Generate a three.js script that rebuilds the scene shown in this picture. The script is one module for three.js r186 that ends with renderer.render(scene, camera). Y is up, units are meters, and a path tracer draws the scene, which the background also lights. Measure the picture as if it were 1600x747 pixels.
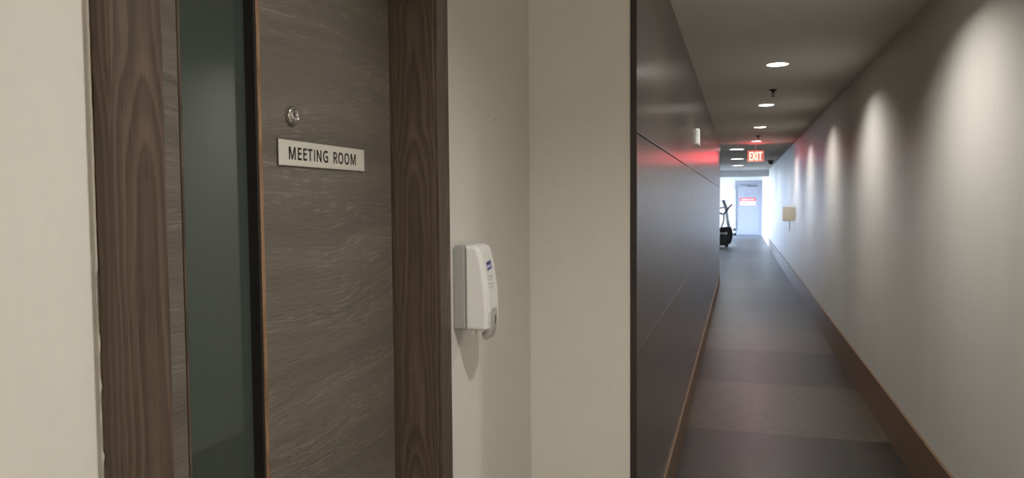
import * as THREE from 'three';
import { RoundedBoxGeometry } from 'three/addons/geometries/RoundedBoxGeometry.js';
import { mergeGeometries } from 'three/addons/utils/BufferGeometryUtils.js';
import { RectAreaLightUniformsLib } from 'three/addons/lights/RectAreaLightUniformsLib.js';
import { FontLoader } from 'three/addons/loaders/FontLoader.js';
import { TextGeometry } from 'three/addons/geometries/TextGeometry.js';

/* ------------------------------------------------ camera, sky, exposure */
const scene = new THREE.Scene();
const renderer = new THREE.WebGLRenderer({ antialias: true });
renderer.toneMapping = THREE.LinearToneMapping;
renderer.toneMappingExposure = 1.03;
renderer.shadowMap.enabled = true;
RectAreaLightUniformsLib.init();

const camera = new THREE.PerspectiveCamera(35.21, 1600 / 747, 0.02, 200);
camera.position.set(0, 1.5, 0);
camera.rotation.set(-0.0486, 0.2935, -0.0078, 'YXZ');
scene.add(camera);

scene.background = new THREE.Color().setRGB(0.58, 0.73, 1.0);   // even daylight sky, seen only through the gym windows
scene.backgroundIntensity = 38;

const LAMP_POWER = 1070;                                         // ceiling downlights
const LAMP_COLOR = new THREE.Color().setRGB(1.0, 0.968, 0.915);

/* ------------------------------------------------ main measures (metres; z runs down the corridor as -z) */
const XR = 0.9173, XL = -0.341, XW = -0.7258, CEIL = 2.511;
const ZRET = -2.626, ZEND = -14.13, ZDOOR = -34, XG = -3.6, ZBACK = 5, XB = 3.5;

/* ------------------------------------------------ helpers */
let seed = 7;
const rnd = () => { seed = (seed * 1664525 + 1013904223) >>> 0; return seed / 4294967296; };
function hash(x, y, s) { let h = (x | 0) * 374761393 + (y | 0) * 668265263 + s * 974634777; h = Math.imul(h ^ (h >>> 13), 1274126177); return ((h ^ (h >>> 16)) >>> 0) / 4294967296; }
function vn(x, y, s = 0) {
  const xi = Math.floor(x), yi = Math.floor(y); let fx = x - xi, fy = y - yi;
  fx = fx * fx * (3 - 2 * fx); fy = fy * fy * (3 - 2 * fy);
  const a = hash(xi, yi, s), b = hash(xi + 1, yi, s), c = hash(xi, yi + 1, s), d = hash(xi + 1, yi + 1, s);
  return a + (b - a) * fx + (c - a) * fy + (a - b - c + d) * fx * fy;
}
const fbm = (x, y, s, o = 3) => { let v = 0, a = 0.5, t = 0; for (let i = 0; i < o; i++) { v += a * vn(x, y, s + i * 17); t += a; a *= 0.5; x *= 2.03; y *= 2.03; } return v / t; };
const sst = (a, b, x) => { x = Math.min(1, Math.max(0, (x - a) / (b - a))); return x * x * (3 - 2 * x); };
const mix = (a, b, t) => a.map((v, i) => v + (b[i] - v) * t);

function texture(w, h, fn, srgb = true) {
  const d = new Uint8Array(w * h * 4);
  for (let j = 0; j < h; j++) for (let i = 0; i < w; i++) {
    const c = fn((i + 0.5) / w, (j + 0.5) / h), k = (j * w + i) * 4;
    d[k] = Math.max(0, Math.min(255, c[0])); d[k + 1] = Math.max(0, Math.min(255, c[1])); d[k + 2] = Math.max(0, Math.min(255, c[2])); d[k + 3] = 255;
  }
  const t = new THREE.DataTexture(d, w, h); t.wrapS = t.wrapT = THREE.RepeatWrapping; t.magFilter = THREE.LinearFilter; t.minFilter = THREE.LinearFilter;
  if (srgb) t.colorSpace = THREE.SRGBColorSpace; t.needsUpdate = true; return t;
}
const size = (t, w, h) => { t.repeat.set(1 / w, 1 / h); return t; };
function std(color, rough = 0.6, extra = {}) { return new THREE.MeshStandardMaterial({ color, roughness: rough, ...extra }); }
function phys(color, rough = 0.6, extra = {}) { return new THREE.MeshPhysicalMaterial({ color, roughness: rough, ...extra }); }

// texture coordinates in metres, from the way each face points
function metricUV(g) {
  if (g.index) g = g.toNonIndexed();
  const p = g.attributes.position, n = g.attributes.normal, uv = new Float32Array(p.count * 2);
  for (let i = 0; i < p.count; i += 3) {
    let nx = 0, ny = 0, nz = 0; for (let k = 0; k < 3; k++) { nx += n.getX(i + k); ny += n.getY(i + k); nz += n.getZ(i + k); }
    nx = Math.abs(nx); ny = Math.abs(ny); nz = Math.abs(nz);
    for (let k = 0; k < 3; k++) {
      const x = p.getX(i + k), y = p.getY(i + k), z = p.getZ(i + k), q = (i + k) * 2;
      if (nx >= ny && nx >= nz) { uv[q] = z; uv[q + 1] = y; } else if (ny >= nz) { uv[q] = x; uv[q + 1] = z; } else { uv[q] = x; uv[q + 1] = y; }
    }
  }
  g.setAttribute('uv', new THREE.BufferAttribute(uv, 2)); return g;
}
// box between two corners, optionally with rounded edges
function bx(x0, x1, y0, y1, z0, z1, r = 0) {
  const w = Math.abs(x1 - x0), h = Math.abs(y1 - y0), d = Math.abs(z1 - z0);
  let g = r > 0 ? new RoundedBoxGeometry(w, h, d, 2, Math.min(r, w / 2.01, h / 2.01, d / 2.01)) : new THREE.BoxGeometry(w, h, d);
  g.translate((x0 + x1) / 2, (y0 + y1) / 2, (z0 + z1) / 2); return metricUV(g);
}
const merge = (a) => a.length === 1 ? a[0] : mergeGeometries(a.map((g) => { g = g.index ? g.toNonIndexed() : g; for (const k of Object.keys(g.attributes)) if (!['position', 'normal', 'uv'].includes(k)) g.deleteAttribute(k); return g; }));
const taken = {};
function numbered(n) { const k = (taken[n] = (taken[n] ?? -1) + 1); return k ? `${n}_${String(k).padStart(3, '0')}` : n; }
function obj(name, geo, mat, parent = scene) {
  const m = new THREE.Mesh(Array.isArray(geo) ? merge(geo) : geo, mat);
  m.name = parent === scene ? numbered(name) : name; m.castShadow = m.receiveShadow = true; parent.add(m); return m;
}
function struct(name, geo, mat, label, category) {
  const m = obj(name, geo, mat); m.userData.kind = 'structure'; if (label) m.userData.label = label; if (category) m.userData.category = category; return m;
}
function thing(name, label, category, pos = [0, 0, 0], group) {
  const o = new THREE.Group(); o.name = numbered(name); o.position.set(...pos); o.userData = { label, category }; if (group) o.userData.group = group; scene.add(o); return o;
}
function tube(points, r, seg = 24, rad = 10) { return new THREE.TubeGeometry(new THREE.CatmullRomCurve3(points.map((q) => new THREE.Vector3(...q)), false, 'centripetal'), seg, r, rad); }
function lathe(pts, seg = 40) { return new THREE.LatheGeometry(pts.map(([x, y]) => new THREE.Vector2(x, y)), seg); }

/* ------------------------------------------------ materials */
// painted plaster: fine roller stipple
const stipple = texture(512, 512, (u, v) => { const c = 255 * fbm(u * 220, v * 220, 3, 2); return [c, c, c]; }, false);
const paintBump = (s) => { const t = stipple.clone(); t.needsUpdate = true; return size(t, s, s); };
const paintTone = texture(512, 512, (u, v) => { const k = 250 + 3 * (vn(u * 90, v * 90, 5) - 0.5) + 3 * (fbm(u * 9, v * 9, 9, 3) - 0.5); return [k, k, k]; });
const toneMap = (s) => { const t = paintTone.clone(); t.needsUpdate = true; return size(t, s, s); };
const creamPaint = std(new THREE.Color().setRGB(0.78, 0.75, 0.685), 0.72, { map: toneMap(1.3), bumpMap: paintBump(0.6), bumpScale: 0.00012 });
const ceilingPaint = std(new THREE.Color().setRGB(0.87, 0.845, 0.785), 0.8, { map: toneMap(1.7), bumpMap: paintBump(0.6), bumpScale: 0.00015 });
const gymPaint = std(new THREE.Color().setRGB(0.80, 0.82, 0.84), 0.7, { map: toneMap(1.3) });
// vinyl wall covering on the right wall: fine vertical weave
const weave = texture(512, 512, (u, v) => { const k = 249 + 5 * (vn(u * 240, v * 20, 21) - 0.5) + 5 * (vn(u * 10, v * 2, 22) - 0.5); return [k, k, k]; });
const weaveB = texture(512, 512, (u, v) => { const k = 255 * vn(u * 250, v * 40, 25); return [k, k, k]; }, false);
const coveredWall = std(new THREE.Color().setRGB(0.74, 0.715, 0.655), 0.5, { map: size(weave, 1.37, 1.37), bumpMap: size(weaveB, 0.7, 0.7), bumpScale: 0.0001 });

// door veneer: grey-brown, horizontal wavy grain with limed pores
const veneer = texture(1024, 2048, (u, v) => {
  const x = u * 1.0, y = v * 1.1;
  const w = 0.10 * (fbm(x * 1.7, y * 2.6, 31, 3) - 0.5) + 0.020 * (fbm(x * 6, y * 9, 33, 2) - 0.5), g = y + w + 0.05 * x;
  const broad = fbm(g * 16, x * 1.2, 35, 3), fig = fbm(g * 62 + 3, x * 2.2, 37, 2), fine = vn(x * 26, g * 700, 39);
  const pore = sst(0.62, 0.9, vn(x * 30, g * 620, 41)) * sst(0.35, 0.65, fbm(g * 26, x * 2.5, 43, 2));
  const line = sst(0.80, 0.96, 1 - Math.abs(2 * fbm(g * 21, x * 0.8, 45, 2) - 1));
  let c = mix([86, 80, 72], [126, 119, 109], 0.42 * broad + 0.33 * fig + 0.25 * fine);
  c = mix(c, [168, 160, 148], 0.38 * pore + 0.10 * line * fine);
  const scuff = sst(0.74, 0.84, vn(x * 9, g * 120, 47)) * sst(0.6, 0.8, vn(x * 3, y * 4, 49));
  return mix(c, [52, 44, 38], 0.30 * scuff);
});
size(veneer, 1.0, 1.1); veneer.offset.set(0, 0.14);
const veneerB = texture(1024, 1024, (u, v) => { const k = 255 * (0.6 * vn(u * 30, v * 420, 51) + 0.4 * vn(u * 90, v * 500, 52)); return [k, k, k]; }, false);
const doorWood = phys(0xffffff, 0.42, { map: veneer, bumpMap: size(veneerB, 1, 1), bumpScale: 0.0006 });

// oak with vertical cathedral grain
function oak(dark, light, s, W = 0.3) {
  return size(texture(512, 2048, (u, v) => {
    const x = u * W, y = v * 2.2;
    const xx = (x % 0.1) - 0.045 + 0.012 * (fbm(y * 1.5, x * 3, s, 2) - 0.5);
    const r = 500 * xx * xx + 1.9 * y + 2.0 * (fbm(x * 7, y * 2.6, s + 3, 3) - 0.5) + 0.20 * vn(x * 60, y * 8, s + 4);
    const ring = r * 2.1 - Math.floor(r * 2.1);
    const band = sst(0.0, 0.75, ring) * (1 - sst(0.86, 1, ring));
    const fine = vn(x * 900, y * 9, s + 5), mid = vn(x * 220, y * 3, s + 6), pore = sst(0.68, 0.9, vn(x * 1100, y * 26, s + 8));
    let c = mix(dark, light, 0.50 * (1 - band) + 0.20 * fine + 0.30 * mid);
    return mix(c, dark.map((q) => q * 0.62), 0.5 * pore * (0.4 + 0.6 * band));
  }), W, 2.2);
}
const casingOak = std(0xffffff, 0.5, { map: oak([66, 54, 44], [106, 90, 75], 61) });
const edgeOak = std(0xffffff, 0.5, { map: oak([120, 92, 66], [168, 134, 104], 95) });
const baseMapA = size(texture(1024, 256, (u, v) => { const f = vn(u * 40, v * 120, 101), m = fbm(u * 8, v * 30, 102, 2); return mix([98, 74, 52], [130, 102, 74], 0.5 * f + 0.5 * m); }), 2.4, 0.3);
const baseWood = std(0xffffff, 0.42, { map: baseMapA });

// wall panels: dark stained laminate with satin lacquer
const panelMap = size(texture(1024, 1024, (u, v) => {
  const w = 0.05 * (fbm(u * 4, v * 3, 111, 2) - 0.5);
  const f = vn(u * 16, (v + w) * 380, 112), m = fbm(u * 3, (v + w) * 46, 113, 3);
  return mix([40, 32, 26], [64, 53, 44], 0.4 * f + 0.6 * m);
}), 2.0, 2.0);
const panelB = size(texture(512, 512, (u, v) => { const k = 255 * (0.5 * vn(u * 20, v * 260, 115) + 0.5 * fbm(u * 30, v * 30, 116, 2)); return [k, k, k]; }, false), 0.8, 0.8);
const panelMat = [0, 1, 2].map((i) => phys(new THREE.Color().setScalar([1, 0.93, 0.97][i]), 0.40, { map: panelMap, bumpMap: panelB, bumpScale: 0.0002, clearcoat: 0.9, clearcoatRoughness: 0.25 }));
const darkBacking = std(0x15110e, 0.8);
const darkEdge = std(0x2a221d, 0.55);

// resilient floor planks with felted fleck
const fleck = size(texture(1024, 1024, (u, v) => {
  const a = vn(u * 420, v * 420, 121), b = vn(u * 170, v * 170, 122), c = fbm(u * 9, v * 9, 123, 3), d = vn(u * 60, v * 360, 124);
  const k = 150 + 110 * (a - 0.5) + 70 * (b - 0.5) + 34 * (c - 0.5) + 60 * (d - 0.5); return [k + 4, k, k - 5];
}), 1.4, 1.4);
const fleckB = size(texture(512, 512, (u, v) => { const k = 255 * (0.6 * vn(u * 170, v * 170, 131) + 0.4 * fbm(u * 40, v * 40, 132, 2)); return [k, k, k]; }, false), 0.8, 0.8);
const floorTone = [[0.050, 0.040, 0.033], [0.165, 0.138, 0.108], [0.095, 0.079, 0.064]];
const floorMat = floorTone.map((c) => std(new THREE.Color().setRGB(...c), 0.33, { map: fleck, bumpMap: fleckB, bumpScale: 0.0010 }));
const bounceTile = std(new THREE.Color().setRGB(1.0, 0.968, 0.915), 0.4, { map: fleck });  // kept pale so the unseen lobby floor bounces light upward
const seamMat = std(0x1b1815, 0.8);

const whitePlastic = phys(new THREE.Color().setRGB(0.84, 0.84, 0.81), 0.30);
const whiteMetal = std(new THREE.Color().setRGB(0.80, 0.80, 0.78), 0.45);
const chrome = std(new THREE.Color().setRGB(0.62, 0.60, 0.57), 0.16, { metalness: 1 });
const steel = std(new THREE.Color().setRGB(0.62, 0.61, 0.59), 0.32, { metalness: 1 });
const blackPlastic = std(0x1a1a1c, 0.5);
const blackMetal = std(0x1d1a17, 0.4, { metalness: 0.6 });

/* ------------------------------------------------ structure */
// floor: slab with plank strips laid across the corridor
const floor = struct('floor', bx(XG - 0.2, XR + 0.2, -0.15, -0.004, -1.999, ZDOOR - 0.2), seamMat, 'dark brown plank floor with lighter and darker strips across the corridor', 'floor');
{
  const tones = { 0: 0, 1: 1, 2: 0, 3: 1, 4: 2, 5: 0, 6: 2, 7: 1 };
  for (let i = -1; i < 22; i++) {
    const z0 = -(5.05 + (i - 1) * 1.4), z1 = -(5.05 + i * 1.4), m = floorMat[i < 0 ? (i & 1) : i < 8 ? tones[i] : [2, 0, 2, 1][i % 4]];
    const a = Math.min(z0, -2.0) - 0.001, b = Math.max(z1, ZDOOR) + 0.001; if (a <= b) continue;
    if (b >= ZEND) obj('floor_plank', bx(a > ZRET - 0.2 && b > ZRET ? XW : (a > ZRET ? XW : XL - 0.03), XR, -0.004, 0, a, b), m, floor);
    else if (a <= ZEND) obj('floor_plank', bx(XG, XR, -0.004, 0, a, b), m, floor);
    else { obj('floor_plank', bx(XL - 0.03, XR, -0.004, 0, a, ZEND), m, floor); obj('floor_plank', bx(XG, XR, -0.004, 0, ZEND - 0.001, b), m, floor); }
  }
}

// downlight positions: corridor row, the wider area beyond the panelling, and added lobby fill lamps
const LIGHTS = [[0.0, 4.4, 0.078], [0.264, 1.5, 0.078], [0.264, -1.0, 0.078], [0.264, -3.5, 0.078], [0.264, -6.0, 0.078], [0.264, -8.5, 0.078], [0.264, -11.03, 0.078], [0.27, -13.6, 0.078],
  [-0.06, -15.6, 0.14], [-0.06, -19.2, 0.15], [-0.05, -22.7, 0.16],
  [2.2, 1.5, 0.078], [1.3, 4.4, 0.078], [2.6, 4.4, 0.078]];  // these and the first entry: unseen lamps added to fill the near walls
{
  const s = new THREE.Shape(); const pts = [[XG - 0.2, -ZBACK - 0.2], [XB + 0.2, -ZBACK - 0.2], [XB + 0.2, 2.2], [XR + 0.2, 2.2], [XR + 0.2, -ZDOOR + 0.2], [XG - 0.2, -ZDOOR + 0.2]];
  pts.forEach(([x, y], i) => (i ? s.lineTo(x, y) : s.moveTo(x, y))); s.closePath();
  for (const [x, z, r] of LIGHTS) { const h = new THREE.Path(); h.absarc(x, -z, r, 0, Math.PI * 2, true); s.holes.push(h); }
  const g = new THREE.ExtrudeGeometry(s, { depth: 0.12, bevelEnabled: false, curveSegments: 24 });
  g.rotateX(-Math.PI / 2); g.translate(0, CEIL, 0);
  const c = struct('ceiling', metricUV(g), ceilingPaint, 'painted plaster ceiling with a row of recessed downlights', 'ceiling');
  obj('roof_slab', bx(XG - 0.2, XB + 0.2, CEIL + 0.12, CEIL + 0.30, ZBACK + 0.2, ZDOOR - 0.2), ceilingPaint, c);
}
struct('wall_right', bx(XR, XR + 0.15, 0, CEIL, -2.0, ZDOOR), coveredWall, 'long cream wall on the right, lit by scallops from the downlights', 'wall');
struct('wall_back', bx(XW - 0.155, XB, 0, CEIL, ZBACK, ZBACK + 0.15), creamPaint, 'cream wall behind the viewer closing the added lobby', 'wall');
struct('wall_added_lobby_side', bx(XB, XB + 0.15, 0, CEIL, ZBACK + 0.15, -2.15), creamPaint, 'cream side wall of the unseen lobby added behind the viewer for fill light', 'wall');  // unseen lobby, added to throw fill light onto the near walls
struct('wall_added_lobby_front', bx(XR + 0.15, XB, 0, CEIL, -2.0, -2.15), creamPaint, 'cream wall of the added unseen lobby turning from the long right wall', 'wall');
const addedLobbyFloor = struct('floor_added_lobby', bx(XW - 0.3, XB + 0.1, -0.15, -0.006, ZBACK + 0.2, -1.999), seamMat, 'unseen pale tiled lobby floor added behind the viewer to bounce light', 'floor');  // added floor, out of view, acting as a light reflector
for (let i = 0; i < 6; i++) for (let j = 0; j < 8; j++) { const x0 = XW + i * 0.705, z0 = ZBACK - j * 0.875; obj('floor_tile', bx(x0 + 0.001, x0 + 0.704, -0.006, 0, z0 - 0.001, z0 - 0.874), bounceTile, addedLobbyFloor); }
// wall with the meeting room door
const DZ0 = -0.757, DZ1 = -1.712, DTOP = 2.15;   // rough opening
struct('wall_left', [bx(XW - 0.155, XW, 0, CEIL, ZBACK, DZ0), bx(XW - 0.155, XW, DTOP, CEIL, DZ0, DZ1), bx(XW - 0.155, XW, 0, CEIL, DZ1, ZRET)], creamPaint, 'cream wall around the wooden meeting room door', 'wall');
struct('wall_return', bx(XW - 0.155, XL - 0.0225, 0, CEIL, ZRET, ZRET - 0.12), creamPaint, 'cream return wall between hand sanitizer wall and dark panelling', 'wall');
// unlit meeting room behind the door
struct('wall_meeting_room', [bx(-3.2, -3.1, 0, CEIL, 1.2, -2.7), bx(-3.1, XW - 0.155, 0, CEIL, 1.1, 1.2), bx(-3.1, XW - 0.155, 0, CEIL, ZRET - 0.02, ZRET - 0.12)], creamPaint, 'walls of the dark room behind the glass strip', 'wall');

struct('floor_meeting_room', bx(-3.2, XW - 0.3, -0.15, 0, 1.2, -1.999), floorMat[0], 'dark floor of the unlit meeting room', 'floor');

// panelled wall
const panelWall = struct('wall_panelled', bx(XL - 0.16, XL - 0.0215, 0, CEIL, ZRET - 0.005, ZEND), darkBacking, 'dark stained wood panelling along the left of the corridor', 'wall');
{
  const rows = [[0.02, 0.976], [0.976, 1.737], [1.737, CEIL]], cols = [ZRET, -5.684, -8.53, -11.37, ZEND];
  let k = 0;
  for (let c = 0; c < 4; c++) for (const [y0, y1] of rows)
    obj('wood_panel', bx(XL - 0.0205, XL, y0 + 0.0022, y1 - 0.0022, cols[c] - 0.0012, cols[c + 1] + 0.0012, 0.0025), panelMat[k++ % 3], panelWall);
  obj('end_edge', bx(XL - 0.0225, XL - 0.001, 0.0, CEIL, ZRET + 0.003, ZRET - 0.001), darkEdge, panelWall);
}
const bl = struct('baseboard_left', bx(XL, XL + 0.012, 0, 0.172, ZRET - 0.002, ZEND), baseWood, 'brown wooden baseboard under the dark panelling', 'baseboard');
obj('top_edge', bx(XL, XL + 0.012, 0.172, 0.177, ZRET - 0.002, ZEND), baseWood, bl);
const br = struct('baseboard_right', bx(XR - 0.016, XR, 0, 0.261, -2.0, -25.7), baseWood, 'tall brown wooden baseboard along the right wall', 'baseboard');
obj('top_edge', bx(XR - 0.016, XR, 0.261, 0.267, -2.0, -25.7), baseWood, br);

// gym area beyond the panelling
struct('wall_gym_front', bx(XG, XL - 0.16, 0, CEIL, ZEND + 0.14, ZEND), gymPaint, 'pale wall turning away at the end of the panelling', 'wall');
const WZ0 = -25.6, WZ1 = -33.6, WY0 = 0.25, WY1 = 2.4;
struct('wall_gym_left', [bx(XG - 0.15, XG, 0, CEIL, ZEND, WZ0), bx(XG - 0.15, XG, 0, WY0, WZ0, WZ1), bx(XG - 0.15, XG, WY1, CEIL, WZ0, WZ1), bx(XG - 0.15, XG, 0, CEIL, WZ1, ZDOOR)], gymPaint, 'pale wall holding the exercise room windows', 'wall');
struct('wall_end', [bx(XG - 0.15, -0.19, 0, CEIL, ZDOOR - 0.15, ZDOOR), bx(-0.19, XR + 0.15, 2.37, CEIL, ZDOOR - 0.15, ZDOOR), bx(XR - 0.003, XR + 0.15, 0, 2.37, ZDOOR - 0.15, ZDOOR)], gymPaint, 'bright white wall at the far end of the corridor', 'wall');
struct('trim_1', bx(XG, XR, 2.293, CEIL, -26.3, -26.6), gymPaint, 'pale ceiling beam crossing before the far white door', 'beam');
struct('ground', bx(-40, XG - 0.15, -0.3, -0.1, -60, 20), std(0x9a978f, 0.9), 'paved ground outside the windows', 'ground');
const paneGlass = phys(0xffffff, 0.02, { transmission: 1, thickness: 0, ior: 1.5 });
{
  const n = 4, w = (WZ1 - WZ0) / n;
  for (let i = 0; i < n; i++) {
    const a = WZ0 + i * w, b = a + w;
    const f = struct(`window_${i + 1}`, [bx(XG - 0.10, XG - 0.04, WY0, WY1, a, a - 0.05), bx(XG - 0.10, XG - 0.04, WY0, WY1, b + 0.05, b), bx(XG - 0.10, XG - 0.04, WY0, WY0 + 0.05, a - 0.05, b + 0.05), bx(XG - 0.10, XG - 0.04, WY1 - 0.05, WY1, a - 0.05, b + 0.05)], whiteMetal, 'white framed exercise room window', 'window');
    obj('pane', bx(XG - 0.075, XG - 0.069, WY0 + 0.05, WY1 - 0.05, a - 0.05, b + 0.05), paneGlass, f);
  }
}

/* ------------------------------------------------ meeting room door */
const door = new THREE.Group(); door.name = 'door_1'; door.userData = { kind: 'structure', label: 'grey-brown wooden meeting room door with a tall dark glass strip', category: 'door' }; scene.add(door);
{
  const CX = XW + 0.03, JF = XW + 0.022;      // casing face, jamb edge
  const XD = -0.8125, ZN = -0.787, ZF = -1.684;
  // casings with their edges a little eased
  obj('casing', bx(XW, CX, 0, 2.205, -0.707, -0.790, 0.0015), casingOak, door);
  obj('casing', bx(XW, CX, 0, 2.205, -1.697, -1.766, 0.0015), casingOak, door);
  obj('casing', bx(XW, CX, 2.125, 2.205, -0.790, -1.697, 0.0015), casingOak, door);
  // bead of wall paint along the near casing, torn away in its lower half
  {
    const sh = new THREE.Shape(); sh.moveTo(XW, 2.2); sh.lineTo(XW + 0.003, 2.2);
    for (let y = 2.18; y > 0.02; y -= 0.006) sh.lineTo(XW + (y > 1.42 ? 0.0026 + 0.0006 * vn(y * 90, 1, 141) : 0.0002 + 0.0030 * sst(0.45, 0.95, vn(y * 70, 2, 142)) + 0.0006 * vn(y * 260, 3, 143)), y);
    sh.lineTo(XW, 0.02); sh.closePath();
    const e = new THREE.ExtrudeGeometry(sh, { depth: 0.0006, bevelEnabled: false }); e.translate(0, 0, -0.7056);
    const cb = obj('paint_bead', metricUV(e), creamPaint, door); cb.userData.label = 'torn cream paint edge along the casing';
  }
  // jambs
  obj('jamb', bx(XW - 0.155, JF, 0, 2.15, DZ0, ZN, 0.001), casingOak, door);
  obj('jamb', bx(XW - 0.155, JF, 0, 2.15, ZF - 0.001, -1.693, 0.001), casingOak, door);
  obj('jamb_edge', bx(JF - 0.002, JF + 0.002, 0, 2.12, ZF - 0.0015, -1.6925, 0.0008), casingOak, door);
  obj('jamb', bx(XW - 0.155, JF, 2.115, 2.15, ZN, ZF, 0.001), casingOak, door);
  // door leaf
  const leaf = new THREE.Group(); leaf.name = 'door_leaf'; door.add(leaf);
  const T = 0.044;
  obj('stile', bx(XD - T, XD, 0.012, 2.112, ZN - 0.003, -0.9530, 0.0012), doorWood, leaf);
  obj('wide_panel', bx(XD - T, XD, 0.012, 2.112, -1.1595, -1.6745, 0.0012), doorWood, leaf);
  obj('edge_band', bx(XD - 0.020, XD + 0.0004, 0.17, 2.02, -1.1500, -1.1600, 0.0015), edgeOak, leaf);
  obj('bottom_rail', bx(XD - T, XD, 0.012, 0.17, -0.9532, -1.1593, 0.0012), doorWood, leaf);
  obj('top_rail', bx(XD - T, XD, 2.02, 2.112, -0.9532, -1.1593, 0.0012), doorWood, leaf);
  obj('bead_and_shaded_reveal', bx(XD - 0.024, XD - 0.002, 0.17, 2.02, -0.9570, -0.9625, 0.001), casingOak, leaf);
  obj('bead_and_shaded_reveal', bx(XD - 0.040, XD - 0.001, 0.17, 2.02, -1.1440, -1.1500, 0.001), std(0x1b1613, 0.6), leaf);  // near-black colour stands for the shade on the glass recess reveal
  obj('groove_backing', bx(XD - T, XD - 0.024, 0.17, 2.02, -0.9530, -0.9570), darkBacking, leaf);
  obj('glass_strip', bx(XD - 0.028, XD - 0.022, 0.17, 2.02, -0.957, -1.1495), phys(new THREE.Color().setRGB(0.36, 0.44, 0.39), 0.04, { transmission: 0.85, thickness: 0, ior: 1.65 }), leaf);
  // lock cylinder: collar, plug and key slot, facing +x
  const lk = new THREE.Group(); lk.name = 'lock_cylinder'; lk.position.set(XD, 1.667, -1.249); lk.rotation.z = -Math.PI / 2; leaf.add(lk);
  obj('collar', lathe([[0, 0.0], [0.0175, 0.0], [0.0180, 0.002], [0.0172, 0.007], [0.0150, 0.0095], [0.0128, 0.0100], [0.0118, 0.0070], [0.0112, 0.0045], [0, 0.0045]]), chrome, lk);
  obj('plug', lathe([[0.0, 0.0075], [0.0072, 0.0075], [0.0080, 0.0068], [0.0082, 0.004]]), chrome, lk);
  obj('key_slot', bx(-0.0045, 0.0045, 0.0070, 0.0078, -0.0009, 0.0009), darkBacking, lk);
}
// name plate on the door
{
  const W = 0.331, H = 0.0493, cv = document.createElement('canvas'); cv.width = 1324; cv.height = 198;
  const c = cv.getContext('2d'); c.fillStyle = '#e2ddd3'; c.fillRect(0, 0, 1324, 198);
  for (let i = 0; i < 260; i++) { c.fillStyle = rnd() > 0.5 ? 'rgba(255,255,255,0.05)' : 'rgba(70,60,50,0.05)'; c.fillRect(0, Math.floor(rnd() * 198), 1324, 1); }
  c.fillStyle = '#15120f'; c.font = '118px sans-serif'; c.textBaseline = 'alphabetic';
  c.strokeStyle = '#15120f'; c.lineWidth = 6; c.lineJoin = 'miter';
  const letters = 'MEETING ROOM'.split(''), adv = letters.map((ch) => (ch === ' ' ? 58 : ch === 'I' ? 40 : c.measureText(ch).width + 8)), total = adv.reduce((a, b) => a + b, 0);
  c.save(); c.translate(124, 147); c.scale(1062 / total, 1.10);
  let pen = 0; letters.forEach((ch, k) => { if (ch === 'I') c.fillRect(pen + 13, -86, 15, 87); else if (ch !== ' ') { c.fillText(ch, pen, 0); c.strokeText(ch, pen, 0); } pen += adv[k]; });
  c.restore();
  const t = new THREE.CanvasTexture(cv); t.colorSpace = THREE.SRGBColorSpace;
  const s = thing('door_sign', 'brushed metal plate reading MEETING ROOM on the wooden door', 'sign', [-0.8125, 1.5963, -1.3682]);
  obj('plate', new RoundedBoxGeometry(0.003, H, W, 1, 0.0004).translate(0.0015, 0, 0), std(0x3a352f, 0.5), s);
  const f = new THREE.PlaneGeometry(W - 0.0015, H - 0.0015); f.rotateY(Math.PI / 2); f.translate(0.0032, 0, 0);
  obj('lettered_face', f, std(0xffffff, 0.36, { map: t, metalness: 0.2 }), s);
}

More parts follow.
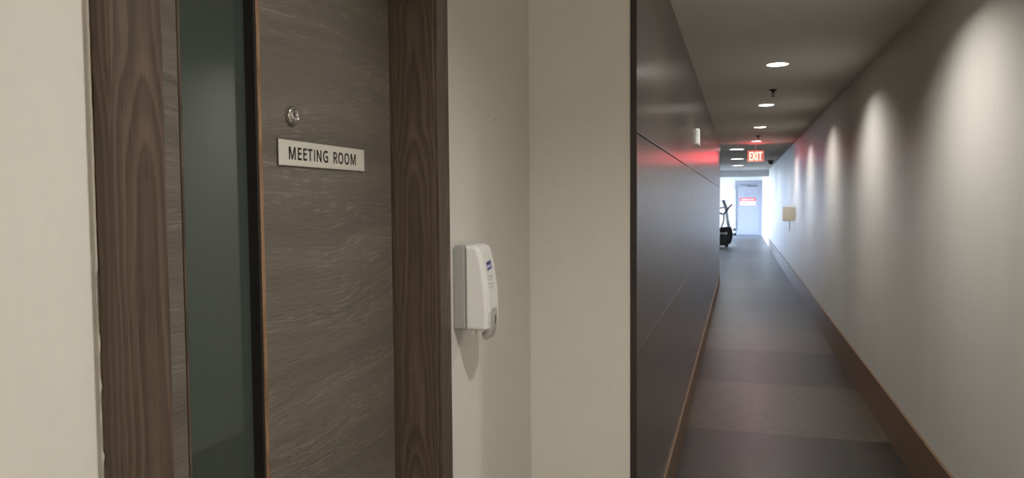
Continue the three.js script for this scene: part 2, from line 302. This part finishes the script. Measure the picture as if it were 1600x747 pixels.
/* ------------------------------------------------ hand sanitizer dispenser */
{
  const g = thing('sanitizer_dispenser', 'white and grey hand sanitizer dispenser mounted on cream wall beside the door', 'dispenser', [XW, 1.165, -1.858]);
  const Wd = 0.105;   // along -z
  function prof(pts, depth, bev, seg = 3, smooth = false) {      // profile in x (out from wall) and y, extruded along -z with a rounded edge
    let v = pts.map(([x, y]) => new THREE.Vector2(x, y)); if (smooth) v = new THREE.CatmullRomCurve3(v.map((q) => new THREE.Vector3(q.x, q.y, 0)), true, 'centripetal').getPoints(56).slice(0, -1).map((q) => new THREE.Vector2(q.x, q.y));
    const s = new THREE.Shape(v);
    const e = new THREE.ExtrudeGeometry(s, { depth: depth - 2 * bev, bevelEnabled: true, bevelThickness: bev, bevelSize: bev, bevelOffset: -bev, bevelSegments: seg, curveSegments: 8 });
    e.translate(0, 0, -depth + bev); return e;
  }
  const grey = phys(new THREE.Color().setRGB(0.36, 0.355, 0.34), 0.42);
  obj('back_housing', prof([[0, 0], [0.033, 0], [0.033, 0.2165], [0.030, 0.2215], [0.006, 0.2215], [0, 0.214]], Wd, 0.004), grey, g);
  const cover = obj('cover', prof([[0.0335, -0.001], [0.088, -0.003], [0.0935, 0.003], [0.0950, 0.03], [0.0925, 0.10], [0.0840, 0.165], [0.0735, 0.2085], [0.0670, 0.2185], [0.056, 0.2225], [0.0335, 0.2215]], Wd, 0.010, 5), whitePlastic, g);
  obj('front_panel', prof([[0.080, 0.045], [0.0962, 0.045], [0.0940, 0.10], [0.0856, 0.165], [0.0770, 0.203], [0.070, 0.203]], 0.076, 0.0015).translate(0, 0, -0.015), whitePlastic, cover);
  obj('release_tab', bx(0.013, 0.037, 0.2205, 0.2240, -0.025, -0.080, 0.001), phys(new THREE.Color().setRGB(0.60, 0.59, 0.56), 0.4), g);
  // lever: grey tongue in the lower front that hooks under the cover
  const lever = obj('push_lever', prof([[0.082, 0.055], [0.0975, 0.052], [0.1005, 0.035], [0.1005, 0.012], [0.0975, -0.008], [0.0900, -0.026], [0.0790, -0.031], [0.0700, -0.024], [0.0695, -0.012], [0.080, -0.004], [0.086, 0.006]], 0.042, 0.005, 4, true).translate(0, 0, -0.028), phys(new THREE.Color().setRGB(0.42, 0.40, 0.37), 0.35), g);
  const ring = new THREE.TorusGeometry(0.012, 0.0028, 8, 24); ring.scale(0.75, 1.5, 1); ring.rotateY(Math.PI / 2); ring.translate(0.0998, 0.022, -0.049);
  obj('grip_ring', ring, phys(new THREE.Color().setRGB(0.45, 0.43, 0.40), 0.35), lever);
  const dimple = new THREE.SphereGeometry(0.009, 16, 10); dimple.scale(0.15, 1.7, 0.8); dimple.translate(0.1006, 0.022, -0.049);
  obj('grip_inset', dimple, std(0x3b342f, 0.5), lever);
  obj('bottom_plate', bx(0.012, 0.080, -0.0035, 0.001, -0.012, -0.095, 0.001), grey, g);
  const noz = lathe([[0, -0.016], [0.006, -0.016], [0.009, -0.010], [0.012, -0.003], [0.012, 0.0], [0, 0.0]], 20); noz.translate(0.045, -0.003, -0.035);
  obj('nozzle', noz, whitePlastic, g);
  // printed label on the front panel: logo flag and small lines, following the front slope
  const cv = document.createElement('canvas'); cv.width = 256; cv.height = 512; const c = cv.getContext('2d');
  c.fillStyle = '#ebebe8'; c.fillRect(0, 0, 256, 512);
  c.fillStyle = '#2a2470'; c.beginPath(); c.moveTo(40, 62); c.bezierCurveTo(90, 20, 120, 66, 214, 14); c.lineTo(218, 128); c.bezierCurveTo(160, 168, 110, 128, 44, 178); c.closePath(); c.fill();
  c.fillStyle = '#5d63b4'; c.beginPath(); c.moveTo(44, 84); c.bezierCurveTo(100, 60, 140, 84, 214, 58); c.lineTo(214, 116); c.bezierCurveTo(160, 146, 110, 118, 46, 150); c.closePath(); c.fill();
  c.save(); c.fillStyle = '#ffffff'; c.font = 'bold 46px sans-serif'; c.textAlign = 'center'; c.textBaseline = 'alphabetic'; c.transform(1, -0.12, 0, 1, 0, 0); c.fillText('PURELL', 130, 136, 160); c.restore();
  c.fillStyle = '#4a4646'; c.font = 'bold 26px sans-serif'; c.textAlign = 'center'; c.fillText('Hand Sanitizer', 128, 250, 160);
  c.fillStyle = '#8c8884'; c.fillRect(58, 272, 140, 5); c.fillRect(78, 290, 100, 5);
  c.fillStyle = '#4a4646'; c.font = 'bold 24px sans-serif'; c.fillText('Push to Dispense', 128, 348, 190);
  c.fillStyle = '#8c8884'; c.fillRect(46, 370, 164, 5); c.fillRect(70, 388, 116, 5); c.fillRect(90, 406, 76, 5);
  const t = new THREE.CanvasTexture(cv); t.colorSpace = THREE.SRGBColorSpace;
  const ys = [0.186, 0.165, 0.145, 0.12, 0.10, 0.085], xo = (y) => (y > 0.165 ? 0.0856 + (0.0770 - 0.0856) * (y - 0.165) / 0.038 : y > 0.10 ? 0.0940 + (0.0856 - 0.0940) * (y - 0.10) / 0.065 : 0.0962 + (0.0940 - 0.0962) * (y - 0.045) / 0.055) + 0.0005;
  const pos = [], uv = [], ix = [];
  ys.forEach((y, i) => { for (const k of [0, 1]) { pos.push(xo(y), y, -0.019 - 0.056 * k); uv.push(k, (y - 0.085) / 0.101); } if (i) { const a = 2 * i - 2; ix.push(a, a + 2, a + 1, a + 1, a + 2, a + 3); } });
  const lg = new THREE.BufferGeometry(); lg.setAttribute('position', new THREE.Float32BufferAttribute(pos, 3)); lg.setAttribute('uv', new THREE.Float32BufferAttribute(uv, 2)); lg.setIndex(ix); lg.computeVertexNormals();
  const lb = obj('printed_label', lg, std(0xffffff, 0.4, { map: t, side: THREE.DoubleSide }), cover); lb.userData.label = 'blue logo flag and small grey print';
}
// small nail hole mark on the wall beside the return corner
{ const s = new THREE.SphereGeometry(0.0022, 10, 8); s.scale(0.35, 1.5, 1); s.translate(XW + 0.0004, 1.7555, -2.227); const m = obj('wall_anchor', s, std(0x6a6052, 0.8)); m.userData = { label: 'tiny dark nail head in cream wall above the sanitizer dispenser', category: 'nail' }; }

/* ------------------------------------------------ ceiling fittings */
const lensMat = std(0xffffff, 0.5, { emissive: new THREE.Color().setRGB(1, 0.93, 0.82), emissiveIntensity: 4 });
const canMat = std(new THREE.Color().setRGB(0.88, 0.87, 0.85), 0.45);
const trimMat = std(new THREE.Color().setRGB(0.55, 0.54, 0.51), 0.4);
const nth = ['', '', 'above the meeting room door', 'just before the panelling', 'nearest of those in view', 'second nearest in view', 'third nearest in view', 'just before the exit sign', 'first past the dark panelling', 'second past the dark panelling', 'farthest, just before the beam'];
LIGHTS.forEach(([x, z, r], i) => {
  const big = r > 0.1;
  const g = thing('ceiling_light', i < 2 || i > 10 ? `round recessed lobby downlight behind the viewer, ${['fill lamp added far back by the door wall', 'near by the door wall', '', '', '', '', '', '', '', '', '', 'fill lamp added alone near the side wall', 'fill lamp added in the middle of the back row', 'fill lamp added far back by the side wall'][i]}` : `${big ? 'wide' : 'small'} round recessed ceiling downlight, ${nth[i]}`, 'light', [x, CEIL, z], 'recessed ceiling downlights');
  const d = 0.046;
  obj('trim_ring', lathe([[r - 0.003, 0.004], [r - 0.002, -0.002], [r + 0.004, -0.003], [r + 0.010, -0.0015], [r + 0.011, 0.0005]], 36), trimMat, g);
  obj('reflector', lathe([[r - 0.002, -0.001], [r - 0.004, 0.02], [r - 0.009, d + 0.002], [r - 0.012, d + 0.010], [0.0, d + 0.012]], 36), canMat, g);
  const dl = new THREE.CylinderGeometry(r * 0.62, r * 0.62, 0.006, 32); dl.translate(0, d + 0.004, 0);
  obj('lens', dl, lensMat, g);
  const s = big ? 0.16 : 0.080, L = new THREE.RectAreaLight(LAMP_COLOR, LAMP_POWER * (big ? 0.12 : z > 4.2 ? 2.4 : 1), s, s);  // added back-row lamps run stronger to wash the unseen back wall
  L.position.set(0, d - 0.001, 0); L.rotation.x = -Math.PI / 2; L.name = 'downlight'; g.add(L);
});
// sprinkler heads
for (const [x, z, lab] of [[0.286, -7.34, 'dark pendent sprinkler head between the two nearest visible downlights'], [0.273, -12.44, 'dark pendent sprinkler head just before the red exit sign']]) {
  const g = thing('sprinkler', lab, 'sprinkler', [x, CEIL, z], 'ceiling sprinkler heads'); g.scale.setScalar(1.2);
  obj('escutcheon', lathe([[0, 0], [0.030, 0], [0.031, -0.003], [0.020, -0.010], [0.012, -0.013], [0, -0.013]], 28), blackMetal, g);
  obj('body', lathe([[0, -0.012], [0.009, -0.012], [0.009, -0.022], [0.007, -0.026], [0, -0.026]], 20), blackMetal, g);
  for (const s of [-1, 1]) obj('frame_arm', tube([[s * 0.007, -0.022, 0], [s * 0.011, -0.032, 0], [s * 0.009, -0.042, 0], [0, -0.050, 0]], 0.0022, 12, 6), blackMetal, g);
  obj('glass_bulb', lathe([[0, -0.047], [0.002, -0.046], [0.003, -0.036], [0.002, -0.027], [0, -0.026]], 12), std(0x7a1410, 0.2), g);
  obj('deflector', lathe([[0, -0.0500], [0.017, -0.0505], [0.0175, -0.0525], [0, -0.0535]], 24), blackMetal, g);
}
// security camera dome by the right wall
{
  const g = thing('dome_camera', 'small dark dome camera on ceiling near the right wall', 'camera', [0.735, CEIL, -20.0]);
  obj('base', lathe([[0, 0], [0.075, 0], [0.078, -0.012], [0.070, -0.05], [0, -0.05]], 32), std(0x8a8880, 0.5), g);
  obj('dome', lathe([[0.062, -0.048], [0.056, -0.075], [0.040, -0.098], [0.018, -0.110], [0, -0.112]], 32), phys(0x08080a, 0.12), g);
}

/* ------------------------------------------------ exit signs */
const bold = await new FontLoader().loadAsync('fonts/droid/droid_sans_bold.typeface.json');
const regular = await new FontLoader().loadAsync('fonts/droid/droid_sans_regular.typeface.json');
function text(str, font, h, depth, sx = 1) {
  const t = new TextGeometry(str, { font, size: h, depth, curveSegments: 3 }); t.computeBoundingBox(); const b = t.boundingBox;
  t.translate(-(b.min.x + b.max.x) / 2, -(b.min.y + b.max.y) / 2, 0); t.scale(sx, 1, 1); return t;
}
{
  const W = 0.300, H = 0.215, z = -14.3;
  const g = thing('exit_sign', 'glowing red EXIT sign hanging from the corridor ceiling', 'exit sign', [0.267, CEIL, z]);
  const cy = -0.215;
  obj('canopy', new RoundedBoxGeometry(0.22, 0.018, 0.07, 2, 0.006).translate(0, -0.009, 0), whiteMetal, g);
  obj('stem', new THREE.CylinderGeometry(0.014, 0.014, 0.10, 16).translate(0, -0.065, 0), whiteMetal, g);
  obj('housing', new RoundedBoxGeometry(W, H, 0.05, 2, 0.008).translate(0, cy, 0), whitePlastic, g);
  const face = obj('face_panel', new RoundedBoxGeometry(W - 0.02, H - 0.02, 0.006, 1, 0.002).translate(0, cy, 0.0265), std(new THREE.Color().setRGB(0.80, 0.42, 0.36), 0.5, { emissive: new THREE.Color().setRGB(1, 0.16, 0.12), emissiveIntensity: 0.35 }), g);
  const red = std(0xffffff, 0.5, { emissive: new THREE.Color().setRGB(1, 0.62, 0.45), emissiveIntensity: 1.8 });
  const widths = [['E', -0.083], ['X', -0.022], ['I', 0.030], ['T', 0.082]];
  for (const [ch, xo] of widths) { const t = ch === 'I' ? new THREE.BoxGeometry(0.021, 0.150, 0.004).translate(0, 0, 0.002) : text(ch, bold, 0.150, 0.004, 0.60); t.translate(xo, cy, 0.0295); obj('letter', t, red, face); }
  const L = new THREE.RectAreaLight(new THREE.Color().setRGB(1, 0.05, 0.09), 11, W - 0.03, H - 0.03); L.position.set(0, cy, 0.036); L.rotation.y = Math.PI; L.name = 'exit_sign_glow'; g.add(L);
}
{
  const g = thing('exit_sign', 'small pale exit sign on the white end wall above the exercise machine', 'exit sign', [-0.39, 1.985, ZDOOR]);
  obj('housing', new RoundedBoxGeometry(0.31, 0.225, 0.05, 2, 0.008).translate(0, 0.11, 0.025), whitePlastic, g);
  for (const [ch, xo] of [['E', -0.083], ['X', -0.022], ['I', 0.030], ['T', 0.082]]) { const t = ch === 'I' ? new THREE.BoxGeometry(0.021, 0.150, 0.004).translate(0, 0, 0.002) : text(ch, bold, 0.150, 0.004, 0.60); t.translate(xo, 0.11, 0.050); obj('letter', t, std(new THREE.Color().setRGB(0.85, 0.35, 0.32), 0.5), g); }
}

/* ------------------------------------------------ small wall fittings */
{ // white plate high on the panelling
  const g = thing('alarm_strobe', 'small white wall fixture high on the dark panelling', 'alarm', [XL, 2.019, -6.38]);
  const s = new THREE.Shape([[-0.045, -0.070], [0.045, -0.070], [0.058, -0.055], [0.058, 0.055], [0.045, 0.070], [-0.045, 0.070], [-0.058, 0.055], [-0.058, -0.055]].map(([a, b]) => new THREE.Vector2(a, b)));
  const e = new THREE.ExtrudeGeometry(s, { depth: 0.018, bevelEnabled: true, bevelThickness: 0.007, bevelSize: 0.007, bevelOffset: -0.007, bevelSegments: 2 }); e.rotateY(Math.PI / 2);
  obj('plate', e, whiteMetal, g);
  obj('lens', new RoundedBoxGeometry(0.012, 0.05, 0.06, 2, 0.004).translate(0.021, 0.02, 0), phys(0xf2f2ee, 0.1), g);
}
{ // beige box on the right wall
  const g = thing('wall_box', 'beige metal box mounted on right wall below eye level', 'wall box', [XR, 1.129, -14.24]);
  const m = std(new THREE.Color().setRGB(0.80, 0.77, 0.68), 0.5);
  obj('mounting_body', bx(-0.052, 0, 0.004, 0.250, -0.004, -0.20, 0.004), std(new THREE.Color().setRGB(0.80, 0.76, 0.62), 0.5), g);
  obj('cover', bx(-0.183, -0.050, 0, 0.256, 0, -0.21, 0.005), m, g);
  obj('box_shadow_rod', new THREE.CylinderGeometry(0.006, 0.006, 0.18, 12).translate(-0.062, -0.088, -0.06), std(0xb5b1a8, 0.5), g);  // thin grey rod standing in for the shadow line under the box
}

/* ------------------------------------------------ far white door */
{
  const d = new THREE.Group(); d.name = 'door_2'; d.userData = { kind: 'structure', label: 'pale grey emergency exit door at the far end of the corridor', category: 'door' }; scene.add(d);
  const paint = std(new THREE.Color().setRGB(0.34, 0.355, 0.40), 0.5), frame = std(new THREE.Color().setRGB(0.31, 0.33, 0.38), 0.5);
  const z = ZDOOR;
  obj('frame_side', bx(-0.19, -0.125, 0, 2.37, z - 0.12, z + 0.012, 0.003), frame, d);
  obj('frame_side', bx(0.80, XR - 0.004, 0, 2.37, z - 0.12, z + 0.012, 0.003), frame, d);
  obj('frame_head', bx(-0.125, 0.80, 2.20, 2.37, z - 0.12, z + 0.012, 0.003), frame, d);
  const leaf = obj('door_leaf', bx(-0.120, 0.795, 0.02, 2.195, z - 0.065, z - 0.02, 0.003), paint, d);
  obj('closer_body', bx(0.35, 0.72, 2.09, 2.145, z - 0.02, z + 0.04, 0.008), std(0x6f757e, 0.4, { metalness: 0.6 }), leaf);
  obj('closer_arm', tube([[0.42, 2.155, z + 0.03], [0.15, 2.165, z + 0.10], [0.02, 2.20, z + 0.03]], 0.012, 12, 8), std(0x6f757e, 0.4, { metalness: 0.6 }), leaf);
  obj('head_bar', bx(-0.10, 0.34, 2.10, 2.125, z - 0.02, z - 0.005, 0.003), std(0x888d96, 0.5), leaf);
  obj('lever_rose', new THREE.CylinderGeometry(0.028, 0.028, 0.012, 24).rotateX(Math.PI / 2).translate(-0.065, 1.045, z - 0.014), steel, leaf);
  obj('lever_handle', tube([[-0.065, 1.045, z - 0.01], [-0.065, 1.045, z + 0.045], [-0.02, 1.045, z + 0.05], [0.06, 1.04, z + 0.045]], 0.011, 14, 8), steel, leaf);
  obj('door_stop', [bx(-0.127, -0.10, 0, 2.20, z - 0.10, z - 0.066), bx(0.775, 0.802, 0, 2.20, z - 0.10, z - 0.066), bx(-0.10, 0.775, 2.175, 2.202, z - 0.10, z - 0.066)], frame, d);
  obj('threshold', bx(-0.125, 0.80, 0, 0.02, z - 0.12, z + 0.02, 0.003), std(0x55585c, 0.5, { metalness: 0.5 }), d);
}
{
  const s = thing('warning_sign', 'red and white emergency exit notice on the far door', 'sign', [0.336, 1.288, ZDOOR - 0.02]);
  obj('plate', bx(-0.33, 0.33, 0, 0.335, 0, 0.004), std(new THREE.Color().setRGB(0.85, 0.84, 0.84), 0.5), s);
  obj('red_band', bx(-0.318, 0.318, 0.185, 0.323, 0.004, 0.006), std(new THREE.Color().setRGB(0.72, 0.12, 0.11), 0.5), s);
  obj('border', [bx(-0.33, 0.33, 0, 0.012, 0.004, 0.006), bx(-0.33, 0.33, 0.323, 0.335, 0.004, 0.006), bx(-0.33, -0.318, 0.012, 0.323, 0.004, 0.006), bx(0.318, 0.33, 0.012, 0.323, 0.004, 0.006)], std(new THREE.Color().setRGB(0.72, 0.15, 0.14), 0.5), s);
  const a = text('EMERGENCY EXIT', bold, 0.065, 0.002, 0.72); a.translate(0, 0.254, 0.006); obj('lettering', a, std(0xf6f4f2, 0.5), s);
  const b = text('ALARM WILL SOUND', bold, 0.050, 0.002, 0.78); b.translate(0, 0.10, 0.004); obj('lettering', b, std(0x7a2c34, 0.5), s);
}
{ const o = obj('door_notice', bx(0.20, 0.44, 1.775, 1.81, ZDOOR - 0.02, ZDOOR - 0.016), std(0x8d939e, 0.6)); o.userData = { label: 'thin grey notice strip above the red and white door sign', category: 'notice' }; }
{ const o = obj('door_mat', bx(-1.2, 0.88, 0, 0.012, ZDOOR + 0.05, ZDOOR + 2.6, 0.004), std(0x5f646b, 0.75)); o.userData = { label: 'grey mat on the floor before the far white door', category: 'mat' }; }

/* ------------------------------------------------ exercise machine and dumbbell */
{
  const g = thing('elliptical_trainer', 'black and silver elliptical exercise machine beside the end of the panelling', 'exercise machine', [-0.62, 0, -25.6]);
  const silver = std(new THREE.Color().setRGB(0.50, 0.51, 0.53), 0.35, { metalness: 0.5 }), black = std(0x101113, 0.45), grip = std(0x23262b, 0.6);
  const hs = new THREE.Shape(); hs.moveTo(-0.42, 0.07); hs.lineTo(0.30, 0.08); hs.bezierCurveTo(0.37, 0.11, 0.41, 0.26, 0.41, 0.40); hs.bezierCurveTo(0.41, 0.50, 0.39, 0.58, 0.35, 0.655); hs.lineTo(-0.20, 0.62); hs.bezierCurveTo(-0.42, 0.55, -0.46, 0.35, -0.42, 0.07);
  const he = new THREE.ExtrudeGeometry(hs, { depth: 0.26, bevelEnabled: true, bevelThickness: 0.03, bevelSize: 0.03, bevelOffset: -0.03, bevelSegments: 4, curveSegments: 14 }); he.translate(0, 0, -0.13);
  obj('drive_housing', he, black, g);
  obj('crank_hub', new THREE.CylinderGeometry(0.05, 0.05, 0.05, 28).rotateX(Math.PI / 2).translate(0.20, 0.44, 0.175), silver, g);
  obj('crank_arm', bx(-0.02, 0.22, 0.415, 0.465, 0.185, 0.215, 0.012), silver, g);
  for (const s of [-1, 1]) obj('pedal_beam', tube([[0.0, 0.44, s * 0.20], [-0.5, 0.30, s * 0.20], [-1.15, 0.16, s * 0.20]], 0.025, 14, 8), silver, g);
  for (const s of [-1, 1]) obj('pedal', bx(-0.85, -0.45, 0.30, 0.345, s * 0.20 - 0.075, s * 0.20 + 0.075, 0.02), grip, g);
  obj('base_rail', bx(-1.30, 0.25, 0.035, 0.085, -0.05, 0.05, 0.012), black, g);
  obj('front_foot', bx(0.16, 0.24, 0.02, 0.08, -0.28, 0.28, 0.015), black, g);
  obj('rear_foot', bx(-1.34, -1.26, 0.0, 0.08, -0.28, 0.28, 0.015), black, g);
  for (const s of [-1, 1]) obj('foot_wheel', new THREE.CylinderGeometry(0.045, 0.045, 0.04, 20).rotateX(Math.PI / 2).translate(0.23, 0.045, s * 0.255), black, g);
  obj('mast', tube([[0.29, 0.62, 0], [0.235, 0.88, 0], [0.17, 1.30, 0]], 0.062, 14, 12), silver, g);
  for (const s of [-1, 1]) {
    obj('swing_arm', tube([[0.04, 0.62, s * 0.19], [0.12, 0.86, s * 0.20], [0.13, 1.06, s * 0.21]], 0.034, 14, 10), silver, g);
    obj('handlebar', tube([[-0.02, 1.12, s * 0.21], [0.08, 1.06, s * 0.22], [0.20, 1.14, s * 0.24], [0.28, 1.27, s * 0.26], [0.385, 1.37, s * 0.27]], 0.024, 18, 10), grip, g);
    obj('fixed_grip', tube([[0.20, 1.30, s * 0.03], [0.06, 1.27, s * 0.16], [-0.20, 1.21, s * 0.20]], 0.022, 16, 10), grip, g);
  }
  const cs = obj('console', new RoundedBoxGeometry(0.10, 0.34, 0.42, 2, 0.025).rotateZ(0.35).translate(0.16, 1.36, 0), silver, g);
  obj('console_screen', new RoundedBoxGeometry(0.012, 0.24, 0.32, 1, 0.004).rotateZ(0.35).translate(0.108, 1.376, 0), grip, cs);
  obj('book_rest', bx(-0.02, 0.24, 1.495, 1.52, -0.16, 0.16, 0.008), silver, g);
}
{
  const g = thing('dumbbell', 'small black dumbbell standing upright beside the far white door', 'dumbbell', [-0.205, 0.012, -33.5]);
  const iron = std(0x121316, 0.5);
  for (const y of [0.0, 0.20]) obj('weight_head', lathe([[0, y], [0.062, y], [0.072, y + 0.012], [0.072, y + 0.098], [0.062, y + 0.11], [0, y + 0.11]], 24), iron, g);
  obj('grip_bar', new THREE.CylinderGeometry(0.020, 0.020, 0.10, 16).translate(0, 0.155, 0), steel, g);
}

renderer.render(scene, camera);
